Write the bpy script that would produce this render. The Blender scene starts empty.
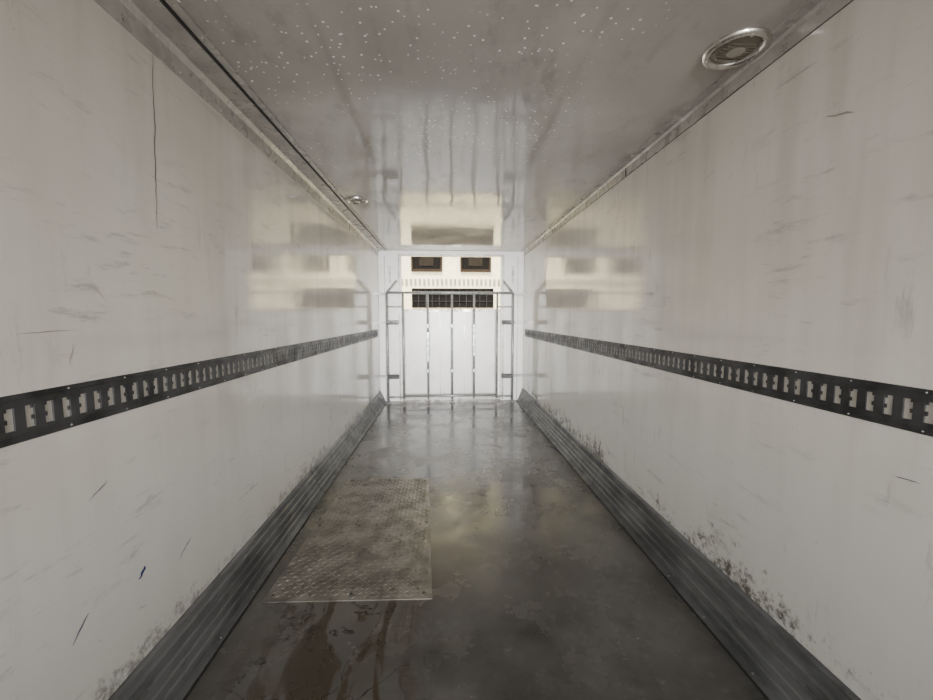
import bpy, bmesh, math, random
from mathutils import Vector, Matrix
random.seed(7)
scene = bpy.context.scene

# ------------------------------------------------------------------ helpers
class N:
    def __init__(s, name):
        s.m = bpy.data.materials.new(name); s.m.use_nodes = True
        s.t = s.m.node_tree; s.b = s.t.nodes['Principled BSDF']
        s.co = s.t.nodes.new('ShaderNodeTexCoord').outputs['Object']
        sep = s.t.nodes.new('ShaderNodeSeparateXYZ'); s.t.links.new(s.co, sep.inputs[0])
        s.x, s.y, s.z = sep.outputs
    def put(s, sock, v):
        if isinstance(v, bpy.types.NodeSocket): s.t.links.new(v, sock)
        elif isinstance(v, tuple) and len(v) == 3 and sock.type == 'RGBA': sock.default_value = (*v, 1)
        else: sock.default_value = v
    def math(s, op, a, b=0.0, clamp=False):
        n = s.t.nodes.new('ShaderNodeMath'); n.operation = op; n.use_clamp = clamp
        s.put(n.inputs[0], a); s.put(n.inputs[1], b); return n.outputs[0]
    def rng(s, v, lo, hi, a=0.0, b=1.0):
        n = s.t.nodes.new('ShaderNodeMapRange'); n.interpolation_type = 'SMOOTHSTEP'
        s.put(n.inputs[0], v)
        for i, k in enumerate((lo, hi, a, b)): n.inputs[i+1].default_value = k
        return n.outputs[0]
    def mapco(s, sc=(1,1,1), loc=(0,0,0)):
        n = s.t.nodes.new('ShaderNodeMapping'); s.t.links.new(s.co, n.inputs[0])
        n.inputs['Scale'].default_value = sc; n.inputs['Location'].default_value = loc
        return n.outputs[0]
    def noise(s, scale, detail=4, sc=(1,1,1), loc=(0,0,0), rough=.55, dist=0.0):
        n = s.t.nodes.new('ShaderNodeTexNoise'); s.t.links.new(s.mapco(sc, loc), n.inputs['Vector'])
        n.inputs['Scale'].default_value = scale; n.inputs['Detail'].default_value = detail
        n.inputs['Roughness'].default_value = rough; n.inputs['Distortion'].default_value = dist
        return n.outputs[0]
    def mix(s, f, a, b):
        n = s.t.nodes.new('ShaderNodeMix'); n.data_type = 'RGBA'
        s.put(n.inputs[0], f); s.put(n.inputs[6], a); s.put(n.inputs[7], b); return n.outputs[2]
    def bump(s, h, strength=.2, dist=.01, prev=None):
        n = s.t.nodes.new('ShaderNodeBump'); n.inputs['Strength'].default_value = strength
        n.inputs['Distance'].default_value = dist; s.t.links.new(h, n.inputs['Height'])
        if prev: s.t.links.new(prev, n.inputs['Normal'])
        return n.outputs[0]
    def set(s, **k):
        for kk, v in k.items(): s.put(s.b.inputs[kk.replace('_', ' ')], v)
        return s.m

def box(bm, lo, hi):
    c = [(a+b)/2 for a, b in zip(lo, hi)]; d = [abs(b-a) for a, b in zip(lo, hi)]
    bmesh.ops.create_cube(bm, size=1, matrix=Matrix.Translation(c) @ Matrix.Diagonal((*d, 1)))
def tube(bm, p, q, r, seg=10):
    p, q = Vector(p), Vector(q); d = q-p
    M = Matrix.Translation((p+q)/2) @ d.to_track_quat('Z', 'Y').to_matrix().to_4x4()
    bmesh.ops.create_cone(bm, cap_ends=True, segments=seg, radius1=r, radius2=r, depth=d.length, matrix=M)
def disc(bm, p, axis, r, h, r2=None, seg=12):
    M = Matrix.Translation(p) @ Vector(axis).to_track_quat('Z', 'Y').to_matrix().to_4x4()
    bmesh.ops.create_cone(bm, cap_ends=True, segments=seg, radius1=r, radius2=r if r2 is None else r2, depth=h, matrix=M)
def prism_y(bm, prof, y0, y1):
    a = [bm.verts.new((x, y0, z)) for x, z in prof]; b = [bm.verts.new((x, y1, z)) for x, z in prof]
    n = len(prof); bm.faces.new(a); bm.faces.new(b[::-1])
    for i in range(n): bm.faces.new((a[i], b[i], b[(i+1) % n], a[(i+1) % n]))
    bmesh.ops.recalc_face_normals(bm, faces=bm.faces)
def obj(name, bm, mat, parent=None, smooth=False, bevel=0):
    me = bpy.data.meshes.new(name); bm.to_mesh(me); bm.free(); me.materials.append(mat)
    o = bpy.data.objects.new(name, me); scene.collection.objects.link(o)
    if smooth: me.polygons.foreach_set('use_smooth', [True]*len(me.polygons))
    if bevel:
        m = o.modifiers.new('bevel', 'BEVEL'); m.width = bevel; m.segments = 2; m.limit_method = 'ANGLE'
    if parent: o.parent = parent
    return o
def empty(name):
    o = bpy.data.objects.new(name, None); scene.collection.objects.link(o); return o
B = bmesh.new

XL, XR, Y0, Y1, H, CAMZ = -1.12, 1.34, -2.3, 6.67, 2.56, 1.45

# ------------------------------------------------------------------ materials
def wall_mat(name, side):
    n = N(name); off = 3.7 if side > 0 else 0
    base = n.mix(n.rng(n.noise(.9, 4, loc=(0, off, 0)), .25, .75), (.62, .58, .525), (.71, .68, .63))
    streak = n.noise(2.2, 6, sc=(1, 3.2, .35), loc=(0, off, 0))
    base = n.mix(n.rng(streak, .4, .8, 0, .55), base, (.47, .44, .39))
    low = n.rng(n.z, .5, 1.3, .6, 0)
    base = n.mix(low, base, (.69, .70, .685))
    patch = n.rng(n.noise(1.5, 2, loc=(0, off+4, 1)), .42, .60)
    scuff = n.rng(n.noise(5, 8, sc=(1, .8, 4.0), loc=(0, off, 2), rough=.75), .54, .70)
    base = n.mix(n.math('MULTIPLY', n.math('MULTIPLY', patch, scuff), .55), base, (.25, .24, .225))
    patch2 = n.rng(n.noise(1.1, 2, loc=(0, off+9, 3)), .46, .60)
    smear = n.rng(n.noise(4, 7, sc=(1, 3.5, .8), loc=(0, off+1, 5), rough=.72), .56, .72)
    base = n.mix(n.math('MULTIPLY', n.math('MULTIPLY', patch2, smear), .55), base, (.28, .265, .24))
    speck = n.rng(n.noise(18, 6, loc=(0, off, 0), rough=.78), .64, .76)
    base = n.mix(n.math('MULTIPLY', speck, .6), base, (.2, .18, .16))
    zm = n.rng(n.z, .20, .55 if side > 0 else .38, 1, 0)
    g = n.noise(13, 9, sc=(1, 1.3, 1.2), loc=(0, off, 0), rough=.80)
    big = n.rng(n.noise(1.3, 2, loc=(0, off+1.5, 0)), .35, .6, -.05, .07)
    g2 = n.rng(n.math('ADD', n.math('ADD', n.math('MULTIPLY', zm, .27), g), big), .72, .90)
    base = n.mix(n.math('MULTIPLY', g2, .9 if side > 0 else .6), base, (.085, .070, .058))
    b = n.bump(n.noise(1.5, 2, sc=(1, 1.6, .4)), .25, .015)
    b = n.bump(n.noise(14, 2, sc=(1, 1.6, .5)), .06, .002, b)
    r = n.rng(n.noise(3, 5), .3, .7, .06, .14)
    return n.set(Base_Color=base, Roughness=r, Normal=b, Specular_IOR_Level=.65)
m_wl = wall_mat('gelcoat_wall_left', -1); m_wr = wall_mat('gelcoat_wall_right', 1)

n = N('gelcoat_ceiling')
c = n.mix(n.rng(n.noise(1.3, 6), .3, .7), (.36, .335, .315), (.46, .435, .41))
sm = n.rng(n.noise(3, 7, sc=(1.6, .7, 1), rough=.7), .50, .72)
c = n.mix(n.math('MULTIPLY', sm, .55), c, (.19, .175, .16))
def dots(scale, rad, lo):
    v = n.t.nodes.new('ShaderNodeTexVoronoi'); v.voronoi_dimensions = '2D'; v.inputs['Scale'].default_value = scale
    n.t.links.new(n.co, v.inputs['Vector'])
    return n.math('MULTIPLY', n.rng(v.outputs['Distance'], rad, rad*1.5, 1, 0), n.rng(v.outputs['Color'], lo, lo+.02))
area = n.math('MULTIPLY', n.rng(n.noise(1.6, 3, loc=(2.3, .4, 0)), .42, .54), n.rng(n.y, 2.5, 3.6, 1, 0))
area = n.math('MULTIPLY', area, n.rng(n.x, .6, .95, 1, 0))
dd = n.math('MAXIMUM', dots(15, .065, .62), dots(27, .085, .68))
c = n.mix(n.math('MULTIPLY', dd, area), c, (.97, .95, .92))
b = n.bump(n.noise(1.8, 2, sc=(2, .8, 1)), .28, .015)
b = n.bump(n.noise(12, 2), .10, .002, b)
m_ceil = n.set(Base_Color=c, Roughness=n.rng(n.noise(2.5, 5), .3, .7, .05, .13), Normal=b, Specular_IOR_Level=.7)

n = N('worn_floor_coating')
c = n.mix(n.rng(n.noise(1.4, 8, rough=.65), .35, .65), (.042, .040, .037), (.092, .088, .083))
c = n.mix(n.rng(n.noise(9, 8, rough=.7), .56, .72, 0, .4), c, (.16, .153, .145))
c = n.mix(n.rng(n.noise(4, 8, rough=.7, loc=(3, 1, 0)), .52, .70, 0, .65), c, (.020, .018, .016))
sx = n.math('MULTIPLY', n.rng(n.x, -1.0, -.7), n.rng(n.x, -.30, 0.0, 1, 0))
sy = n.rng(n.y, 1.85, 2.05, 1, 0)
reg = n.math('MULTIPLY', sx, sy)
st = n.rng(n.math('ADD', n.noise(3.4, 8, sc=(2.2, .6, 1), loc=(1.7, 0, 0), dist=1.0), n.math('MULTIPLY', reg, .12)), .57, .64)
c = n.mix(n.math('MULTIPLY', reg, .35), c, (.11, .10, .085))
c = n.mix(n.math('MULTIPLY', st, n.math('MULTIPLY', reg, .9)), c, (.032, .022, .011))
rid = n.math('ABSOLUTE', n.math('SUBTRACT', n.noise(2.6, 5, dist=.8), .5))
crk = n.math('MULTIPLY', n.rng(rid, .0, .012, 1, 0), reg)
c = n.mix(crk, c, (.012, .010, .008))
wear = n.math('MULTIPLY', n.rng(n.x, -.55, -.75), n.rng(n.noise(5, 6), .4, .6, 0, .45))
c = n.mix(wear, c, (.066, .054, .042))
r = n.rng(n.noise(2.4, 7, rough=.65), .35, .65, .11, .34)
b = n.bump(n.noise(22, 5), .05, .003)
m_floor = n.set(Base_Color=c, Roughness=r, Normal=b, Specular_IOR_Level=.7)

def metal(name, a, bcol, rough=.42, met=.85, sc=6, stretch=(1,1,1), dirt=(.05,.045,.04), d=.6):
    n = N(name)
    c = n.mix(n.rng(n.noise(sc, 6, sc=stretch), .35, .65), a, bcol)
    c = n.mix(n.rng(n.noise(sc*2.2, 8, sc=stretch, rough=.7, loc=(1,5,2)), .54, .68, 0, d), c, dirt)
    return n.set(Base_Color=c, Metallic=met, Roughness=n.rng(n.noise(12, 4), .3, .7, rough-.1, rough+.15),
                 Normal=n.bump(n.noise(50, 4), .1, .002))
m_kick = metal('kick_plate_steel', (.075, .078, .083), (.165, .17, .175), .42, .35, 5, (1, .5, 2), d=.6)
m_track = metal('track_steel', (.016, .016, .018), (.055, .055, .058), .42, .2, 9)
m_trim = metal('trim_aluminium', (.37, .35, .33), (.47, .45, .425), .3, .2, 5, d=.25)
m_bolt = metal('bolt_steel', (.45, .44, .42), (.7, .68, .65), .3, .8, 40)
m_kbolt = metal('dull_screw_steel', (.14, .14, .14), (.25, .25, .245), .45, .5, 40)
m_tread = metal('tread_plate_metal', (.125, .117, .102), (.24, .226, .205), .36, .5, 7, dirt=(.055, .045, .033), d=.5)
m_gate = metal('galvanised_tube', (.24, .25, .26), (.36, .37, .38), .35, .4, 20, d=.15)
m_chrome = metal('lamp_chrome', (.6, .58, .55), (.75, .73, .7), .22, .95, 14, d=.3)
def flat(name, col, rough=.5, met=0.0, **k):
    n = N(name); c = n.mix(n.rng(n.noise(8, 5), .3, .7), col, tuple(v*.82 for v in col))
    return n.set(Base_Color=c, Roughness=rough, Metallic=met, **k)
n = N('white_gelcoat_door')
m_white = n.set(Base_Color=n.mix(n.rng(n.noise(4, 6), .4, .7), (.93, .93, .92), (.84, .84, .82)), Roughness=.3)
m_black = flat('black_sealant', (.02, .019, .018), .6)
m_lens = flat('lamp_lens', (.22, .20, .16), .12, .3, Coat_Weight=.6)
m_lampin = flat('lamp_inner', (.50, .46, .40), .25, .5)
m_blue = flat('blue_ink', (.02, .04, .16), .6)
m_scuff = flat('dark_scuff', (.12, .11, .11), .7)
m_grey = flat('grey_scratch', (.38, .355, .32), .6)
m_fac = flat('yellow_render', (.86, .77, .50), .8)
m_fwin = flat('window_dark', (.006, .005, .004), .9, Specular_IOR_Level=.1)
m_fglass = flat('window_pane', (.018, .014, .010), .9, Specular_IOR_Level=.1)
m_ffr = flat('window_brown_frame', (.028, .019, .012), .9, Specular_IOR_Level=.1)
m_fbal = flat('baluster_stone', (.24, .215, .16), .8)
m_fgrid = flat('louvre_bar_paint', (.03, .03, .03), .8, Specular_IOR_Level=.2)
m_grd = flat('asphalt', (.16, .155, .15), .9)

# ------------------------------------------------------------------ shell
bm = B(); box(bm, (XL-.1, Y0, -.12), (XR+.1, Y1+.12, 0)); obj('floor', bm, m_floor)
bm = B(); box(bm, (XL-.08, Y0, 0), (XL, Y1+.12, H)); wl = obj('wall_left', bm, m_wl)
bm = B(); box(bm, (XR, Y0, 0), (XR+.08, Y1+.12, H)); wr = obj('wall_right', bm, m_wr)
bm = B(); box(bm, (XL-.08, Y0, H), (XR+.08, Y1+.12, H+.08)); ceil = obj('ceiling', bm, m_ceil)

# far frame: jambs and header around the opening
OL, OR, OT = -.74, .95, 2.47
bm = B()
box(bm, (XL+.001, Y1, .001), (OL, Y1+.1, H-.001)); box(bm, (OR, Y1, .001), (XR-.001, Y1+.1, H-.001))
box(bm, (OL, Y1, OT), (OR, Y1+.1, H-.001))
wf = obj('wall_far', bm, m_white, bevel=.006)
bm = B()
for x in (OL-.05, OR+.02):
    box(bm, (x, Y1-.012, .02), (x+.03, Y1, OT))
box(bm, (OL-.05, Y1-.012, OT), (OR+.05, Y1, OT+.03))
box(bm, (XL+.10, Y1-.01, .02), (XL+.112, Y1, OT)); box(bm, (XR-.112, Y1-.01, .02), (XR-.10, Y1, OT))
obj('frame_seals', bm, m_trim, wf)
bm = B()
for x in (XL+.17, XR-.21):
    box(bm, (x, Y1-.014, 2.02), (x+.04, Y1, 2.30))
obj('latch_plates', bm, m_gate, wf)

# lower white door leaf behind the gate
door = empty('door_1')
bm = B(); box(bm, (OL-.03, Y1+.125, .0), (OR+.03, Y1+.17, 1.56)); obj('panel', bm, m_white, door, bevel=.004)
bm = B()
box(bm, (OL-.03, Y1+.11, 1.54), (OR+.03, Y1+.18, 1.585)); box(bm, (OL, Y1+.11, .0), (OR, Y1+.124, .06))
for x in (-.10, .32): box(bm, (x, Y1+.115, .06), (x+.012, Y1+.124, 1.54))
obj('edge_rails', bm, m_trim, door)

# ------------------------------------------------------------------ kick plates
def kick(name, xw, s, h):
    e = empty(name)
    prof = [(0,0), (.118,0), (.118,.006), (.088,.012), (.080,.040), (.072,.044), (.066,.075), (.058,.079),
            (.050,.112), (.042,.116), (.034,.150), (.024,.156), (.016,h-.012), (.006,h), (0,h)]
    bm = B(); prism_y(bm, [(xw+s*a, z) for a, z in prof], Y0, Y1-.002); obj('plate', bm, m_kick, e)
    bm = B(); y = Y0+.1
    while y < Y1-.1:
        disc(bm, (xw+s*.103, y, .010), (0,0,1), .005, .006, .003)
        disc(bm, (xw+s*.013, y+.12, h-.026), (s,0,.1), .005, .006, .003)
        y += .30
    obj('screws', bm, m_kbolt, e)
    bm = B(); y = Y0+.6
    while y < Y1-.3:
        prism_y(bm, [(xw+s*(a+.0012), z+.0012) for a, z in prof], y, y+.006); y += 2.44
    obj('joints', bm, m_black, e)
    bm = B(); box(bm, (xw+s*.1185, Y0, .0), (xw+s*.127, Y1-.002, .003)); obj('sealant_bead', bm, m_black, e)
kick('baseboard_left', XL, 1, .19); kick('baseboard_right', XR, -1, .215)

# ------------------------------------------------------------------ logistic tracks
def track(name, xw, s):
    e = empty(name); zc = 1.185; hh = .064; pitch = .0508; sl = .024; sh = .030; dp = .005
    bm = B()
    def bx(d0, d1, y0, y1, z0, z1):
        xa, xb = sorted((xw+s*d0, xw+s*d1)); box(bm, (xa, y0, z0), (xb, y1, z1))
    ye = Y1-.13
    bx(.0005, .003, Y0, ye, zc-hh, zc-hh+.018); bx(.0005, .003, Y0, ye, zc+hh-.018, zc+hh)
    for a, b_ in ((zc-hh+.014, zc-sh), (zc+sh, zc+hh-.014)):
        bx(.0005, dp, Y0, ye, a, b_)
    # rolled beads along both flanges
    bx(.0005, dp+.002, Y0, ye, zc-hh+.016, zc-hh+.021); bx(.0005, dp+.002, Y0, ye, zc+hh-.021, zc+hh-.016)
    y = Y0; k = 0
    while y < ye-pitch:
        w = pitch-sl
        bx(.0005, dp, y, y+w, zc-sh, zc+sh)
        # small teeth give each slot its notched outline
        a, b_ = (y+w, y+w+.007) if k % 2 else (y+pitch-.007, y+pitch)
        bx(.0008, dp-.001, a, b_, zc-.010, zc+.002); bx(.0008, dp-.001, a, b_, zc+sh-.009, zc+sh)
        y += pitch; k += 1
    obj('slotted_rail', bm, m_track, e)
    bm = B(); y = Y0+.05
    while y < ye:
        for z in (zc-hh+.009, zc+hh-.009):
            disc(bm, (xw+s*.004, y, z), (s,0,0), .003, .003, .002, 8)
        y += .2032
    obj('rivets', bm, m_bolt, e)
track('cargo_track', XL, 1); track('cargo_track', XR, -1)

# ------------------------------------------------------------------ cornice trims
tl = empty('trim_1')
bm = B(); prism_y(bm, [(XL, H), (XL, H-.10), (XL+.008, H-.10), (XL+.014, H-.035), (XL+.03, H-.012), (XL+.13, H-.010), (XL+.13, H)], Y0, Y1-.002)
obj('cove_strip', bm, m_trim, tl)
bm = B(); box(bm, (XL+.132, Y0, H-.014), (XL+.145, Y1-.002, H-.0005)); obj('black_seal', bm, m_black, tl)
bm = B(); box(bm, (XL+.146, Y0, H-.009), (XL+.18, Y1-.002, H-.0005)); obj('ceiling_lip', bm, m_trim, tl)
bm = B(); y = Y0+.1
while y < Y1-.1:
    disc(bm, (XL+.163, y, H-.011), (0,0,-1), .006, .005); disc(bm, (XL+.010, y+.1, H-.085), (1,0,0), .005, .005); y += .3
obj('screws', bm, m_bolt, tl)
tr = empty('trim_2')
bm = B(); prism_y(bm, [(XR, H), (XR, H-.075), (XR-.006, H-.075), (XR-.010, H-.02), (XR-.02, H-.008), (XR-.06, H-.006), (XR-.06, H)], Y0, Y1-.002)
obj('cove_strip', bm, m_trim, tr)
bm = B(); box(bm, (XR-.003, Y0, H-.077), (XR-.0005, Y1-.002, H-.0755)); obj('seal', bm, m_black, tr)
bm = B()
for y in (2.9, 5.3): box(bm, (XR-.012, y, H-.076), (XR-.0005, y+.010, H-.012))
obj('joints', bm, m_black, tr)

# ------------------------------------------------------------------ ceiling lamps
def lamp(x, y, r):
    e = empty('ceiling_lamp')
    seg = 40
    def lathe(prof, sc, z0):
        bm = B()
        rings = [[bm.verts.new((x+a*sc*math.cos(2*math.pi*i/seg), y+a*sc*math.sin(2*math.pi*i/seg), z0+b)) for i in range(seg)] for a, b in prof]
        for k in range(len(rings)-1):
            for i in range(seg):
                bm.faces.new((rings[k][i], rings[k][(i+1) % seg], rings[k+1][(i+1) % seg], rings[k+1][i]))
        bmesh.ops.recalc_face_normals(bm, faces=bm.faces); return bm
    obj('chrome_ring', lathe([(1, 0), (1.0, -.006), (.96, -.016), (.86, -.020), (.76, -.014), (.73, -.004), (.73, 0)], r, H-.0005), m_chrome, e, True)
    obj('lens', lathe([(.73, -.003), (.60, -.010), (.45, -.013), (.25, -.015), (.01, -.016)], r, H), m_lens, e, True)
    bm = B()
    for i in range(-3, 4):
        w = r*math.sqrt(max(0, .55**2-(i*.13)**2))
        box(bm, (x-w, y+i*.13*r-.002, H-.017), (x+w, y+i*.13*r+.002, H-.010))
    obj('lens_ribs', bm, m_lens, e)
    bm = B(); disc(bm, (x, y, H-.0175), (0,0,-1), r*.28, .003, r*.24, 24); obj('lens_centre', bm, m_lampin, e)
    bm = B()
    for i in range(3):
        a = i*2.094+.4; disc(bm, (x+.87*r*math.cos(a), y+.87*r*math.sin(a), H-.021), (0,0,-1), .007, .004)
    obj('screws', bm, m_bolt, e)
lamp(1.208, 1.655, .122); lamp(-.835, 3.87, .10)

# ------------------------------------------------------------------ tread plate on the floor
tp = empty('tread_plate')
cs = [(-.94, 1.92), (-.075, 1.90), (-.155, 3.41), (-.865, 3.44)]
bm = B()
lo = [bm.verts.new((x, y, .0005)) for x, y in cs]; hi = [bm.verts.new((x, y, .006)) for x, y in cs]
bm.faces.new(lo[::-1]); bm.faces.new(hi)
for i in range(4): bm.faces.new((lo[i], lo[(i+1)%4], hi[(i+1)%4], hi[i]))
obj('plate', bm, m_tread, tp)
bm = B()
def inside(x, y, m=.02):
    for i in range(4):
        a, b_ = cs[i], cs[(i+1) % 4]; ex, ey = b_[0]-a[0], b_[1]-a[1]
        if (ex*(y-a[1])-ey*(x-a[0]))/math.hypot(ex, ey) < m: return False
    return True
i = 0; y = 1.9
while y < 3.46:
    x = -.96; j = 0
    while x < -.05:
        if inside(x, y):
            an = math.radians(45 if (i+j) % 2 else -45); L, W = .018, .0048
            dx, dy = math.cos(an), math.sin(an)
            pts = [(L*dx, L*dy), (-W*dy, W*dx), (-L*dx, -L*dy), (W*dy, -W*dx)]
            b0 = [bm.verts.new((x+p, y+q, .006)) for p, q in pts]
            t0 = [bm.verts.new((x+p*.6, y+q*.6, .0095)) for p, q in pts]
            bm.faces.new(t0)
            for k in range(4): bm.faces.new((b0[k], b0[(k+1)%4], t0[(k+1)%4], t0[k]))
        x += .030; j += 1
    y += .030; i += 1
obj('diamond_treads', bm, m_tread, tp)
bm = B()
for cx, cy in [(-.90, 1.96), (-.12, 1.94), (-.19, 3.36), (-.83, 3.39), (-.5, 1.95), (-.5, 3.38), (-.88, 2.65), (-.14, 2.65)]:
    disc(bm, (cx, cy, .0085), (0,0,1), .009, .006, .007)
obj('screws', bm, m_black, tp)

# ------------------------------------------------------------------ restraint gate
gate = empty('cargo_gate'); gy = 6.53
bm = B()
def T(x0, z0, x1, z1, r=.016, y=gy): tube(bm, (x0, y, z0), (x1, y, z1), r)
zt, zb = 1.85, .12
for x in (-.966, 1.134): T(x, .0, x, zt, .020)
for x in (-.70, -.294, .109, .479, .866): T(x, zb-.05, x, zt, .018)
T(-.966, zt, 1.134, zt, .020); T(-.70, 1.62, -.966, 1.62, .010); T(.866, 1.62, 1.134, 1.62, .010)
T(-.70, zb, .866, zb, .018)
T(-.966, zt, -.80, zt+.20, .016); T(1.134, zt, .97, zt+.20, .016)
T(-.966, .10, -.70, .10, .012); T(.866, .10, 1.134, .10, .012)
obj('tube_frame', bm, m_gate, gate, True)
bm = B()
for z in (.45, 1.36):
    box(bm, (-.97, gy-.03, z-.035), (-.78, gy+.03, z+.035)); box(bm, (.95, gy-.03, z-.035), (1.14, gy+.03, z+.035))
obj('hinge_brackets', bm, m_track, gate, bevel=.004)
bm = B()
for x in (-.294, .109, .479):
    for z in (.55, 1.30): box(bm, (x-.028, gy-.024, z-.03), (x+.028, gy+.024, z+.03))
box(bm, (.455, gy-.03, .80), (.503, gy+.03, 1.30)); box(bm, (-.318, gy-.03, .70), (-.27, gy+.03, 1.2))
obj('bar_clamps', bm, m_gate, gate, bevel=.004)
bm = B()
for x in (-.966, 1.134, .109): disc(bm, (x, gy, .006), (0,0,1), .045, .012)
tube(bm, (.109, gy, .0), (.109, gy, .1), .012)
obj('feet', bm, m_gate, gate)
bm = B()
for x, w in ((XL, 1), (XR, -1)):
    for z in (.45, 1.36, 1.83):
        xa, xb = sorted((x+w*.0005, x+w*.165)); box(bm, (xa, gy+.02, z-.02), (xb, gy+.04, z+.02))
obj('wall_brackets', bm, m_gate, gate)

# ------------------------------------------------------------------ marks on the walls
def stroke(parent, mat, name, xw, s, pts, w):
    bm = B(); x = xw+s*.0009
    prev = None; n_ = len(pts)
    for i, (y, z) in enumerate(pts):
        a = pts[max(0, i-1)]; b_ = pts[min(n_-1, i+1)]
        d = Vector((b_[0]-a[0], b_[1]-a[1])).normalized(); nn = Vector((-d.y, d.x))
        ww = w*(.25+.75*math.sin(math.pi*(i+.3)/(n_-.4)))*random.uniform(.6, 1.2)
        cur = (bm.verts.new((x, y+nn.x*ww, z+nn.y*ww)), bm.verts.new((x, y-nn.x*ww, z-nn.y*ww)))
        if prev: bm.faces.new((prev[0], prev[1], cur[1], cur[0]))
        prev = cur
    obj(name, bm, mat, parent)
def wob(p, q, k=8, j=.004):
    return [(p[0]+(q[0]-p[0])*i/k+random.uniform(-j, j), p[1]+(q[1]-p[1])*i/k+random.uniform(-j, j)) for i in range(k+1)]
stroke(wl, m_scuff, 'crack', XL, 1, wob((1.652, 2.47), (1.615, 1.795), 24, .004), .0022)
stroke(wl, m_blue, 'ink_mark', XL, 1, wob((1.41, .50), (1.44, .53), 5, .006), .007)
stroke(wl, m_blue, 'ink_mark', XL, 1, wob((1.15, .47), (1.21, .53), 6, .003), .002)
stroke(wl, m_scuff, 'scuff', XL, 1, wob((1.62, .44), (1.70, .49), 7, .003), .003)
stroke(wl, m_scuff, 'scuff', XL, 1, wob((1.24, .875), (1.31, .91), 7, .002), .0015)
stroke(wl, m_grey, 'scratch', XL, 1, wob((1.08, 1.405), (1.25, 1.412), 9, .001), .0015)
stroke(wr, m_scuff, 'scuff', XR, -1, wob((1.0, .98), (1.06, .975), 7, .002), .0015)
stroke(wr, m_grey, 'scuff', XR, -1, wob((1.27, 2.12), (1.36, 2.15), 7, .003), .004)
for i in range(34):
    y = random.uniform(1.2, 5.8); z = random.uniform(.35, 2.3)
    if abs(z-1.185) < .12: continue
    L = random.uniform(.03, .10); a = random.gauss(0, .5)
    left = random.random() < .5
    stroke(wl if left else wr, m_grey, 'scuff', XL if left else XR, 1 if left else -1,
           wob((y, z), (y+L*math.cos(a), z+L*math.sin(a)), 6, .002), random.uniform(.0008, .002))

# ------------------------------------------------------------------ outside
gz = -1.15
bm = B(); box(bm, (-20, -20, gz-.1), (20, 20, gz)); obj('ground', bm, m_grd)
fac = empty('building_facade'); fy = 9.0
bm = B(); box(bm, (-6, fy, gz), (6, fy+.3, 5.5)); obj('rendered_wall', bm, m_fac, fac)
bm = B(); bm2 = B(); bm3 = B()
for k in range(-4, 5):
    x = -.70+k*1.11+.0
    box(bm, (x-.04, fy-.02, 2.52), (x+.60, fy-.001, 3.5)); box(bm2, (x-.07, fy-.04, 2.47), (x+.63, fy-.0205, 2.53))
    box(bm3, (x+.12, fy-.03, 2.60), (x+.44, fy-.021, 3.4))
    box(bm2, (x-.07, fy-.04, 2.53), (x-.03, fy-.001, 3.5)); box(bm2, (x+.59, fy-.04, 2.53), (x+.63, fy-.001, 3.5))
obj('upper_windows', bm, m_fwin, fac); obj('window_frames', bm2, m_ffr, fac); obj('window_panes', bm3, m_fglass, fac)
bm = B(); x = -3.9
while x < 4.2:
    box(bm, (x, fy-.02, 2.17), (x+.045, fy-.001, 2.31)); x += .10
obj('balusters', bm, m_fbal, fac)
bm = B(); box(bm, (-.76, fy-.03, 1.66), (1.10, fy-.001, 2.10))
obj('louvres', bm, m_fwin, fac)
bm = B()
for k in range(1, 12): box(bm, (-.76+k*.155-.005, fy-.045, 1.66), (-.76+k*.155+.005, fy-.031, 2.10))
for k in range(1, 3): box(bm, (-.76, fy-.045, 1.66+k*.147-.005), (1.10, fy-.031, 1.66+k*.147+.005))
obj('louvre_grid', bm, m_fgrid, fac)

# ------------------------------------------------------------------ light
w = bpy.data.worlds.new('World'); scene.world = w; w.use_nodes = True
bg = w.node_tree.nodes['Background']; bg.inputs[0].default_value = (.985, .985, .97, 1); bg.inputs[1].default_value = 4.6
def portal(name, y, rot, sx, sz, z):
    L = bpy.data.lights.new(name, 'AREA'); L.shape = 'RECTANGLE'; L.size = sx; L.size_y = sz
    L.cycles.is_portal = True
    o = bpy.data.objects.new(name, L); scene.collection.objects.link(o)
    o.location = ((XL+XR)/2, y, z); o.rotation_euler = (math.radians(rot), 0, 0)
portal('portal_rear', Y0-.02, 90, 2.46, 2.56, 1.28)
portal('portal_far', Y1+.14, -90, 1.69, 1.0, 2.02)
S = bpy.data.lights.new('sun', 'SUN'); S.energy = 20; S.angle = .01; S.color = (1, .96, .88)
so = bpy.data.objects.new('sun', S); scene.collection.objects.link(so)
so.rotation_euler = Vector((.25, .5, -1.0)).to_track_quat('-Z', 'Y').to_euler()
# added fill light, no real fixture: brightens the far end through the open rear
D = bpy.data.lights.new('rear_fill_light', 'AREA'); D.shape = 'RECTANGLE'; D.size = 1.6; D.size_y = 1.2
D.energy = 66; D.spread = math.radians(36); D.color = (1, .985, .96)
do = bpy.data.objects.new('rear_fill_light', D); scene.collection.objects.link(do)
do.location = (.1, -3.6, 1.5)
do.rotation_euler = Vector((0, 10, -.35)).to_track_quat('-Z', 'Y').to_euler()

# ------------------------------------------------------------------ camera
cd = bpy.data.cameras.new('camera'); cd.sensor_width = 36; cd.lens = 36*390/933; cd.clip_start = .02
co = bpy.data.objects.new('camera', cd); scene.collection.objects.link(co)
co.location = (0, 0, CAMZ)
co.rotation_euler = (math.radians(90-4.84), 0, math.radians(-3.08))
scene.camera = co
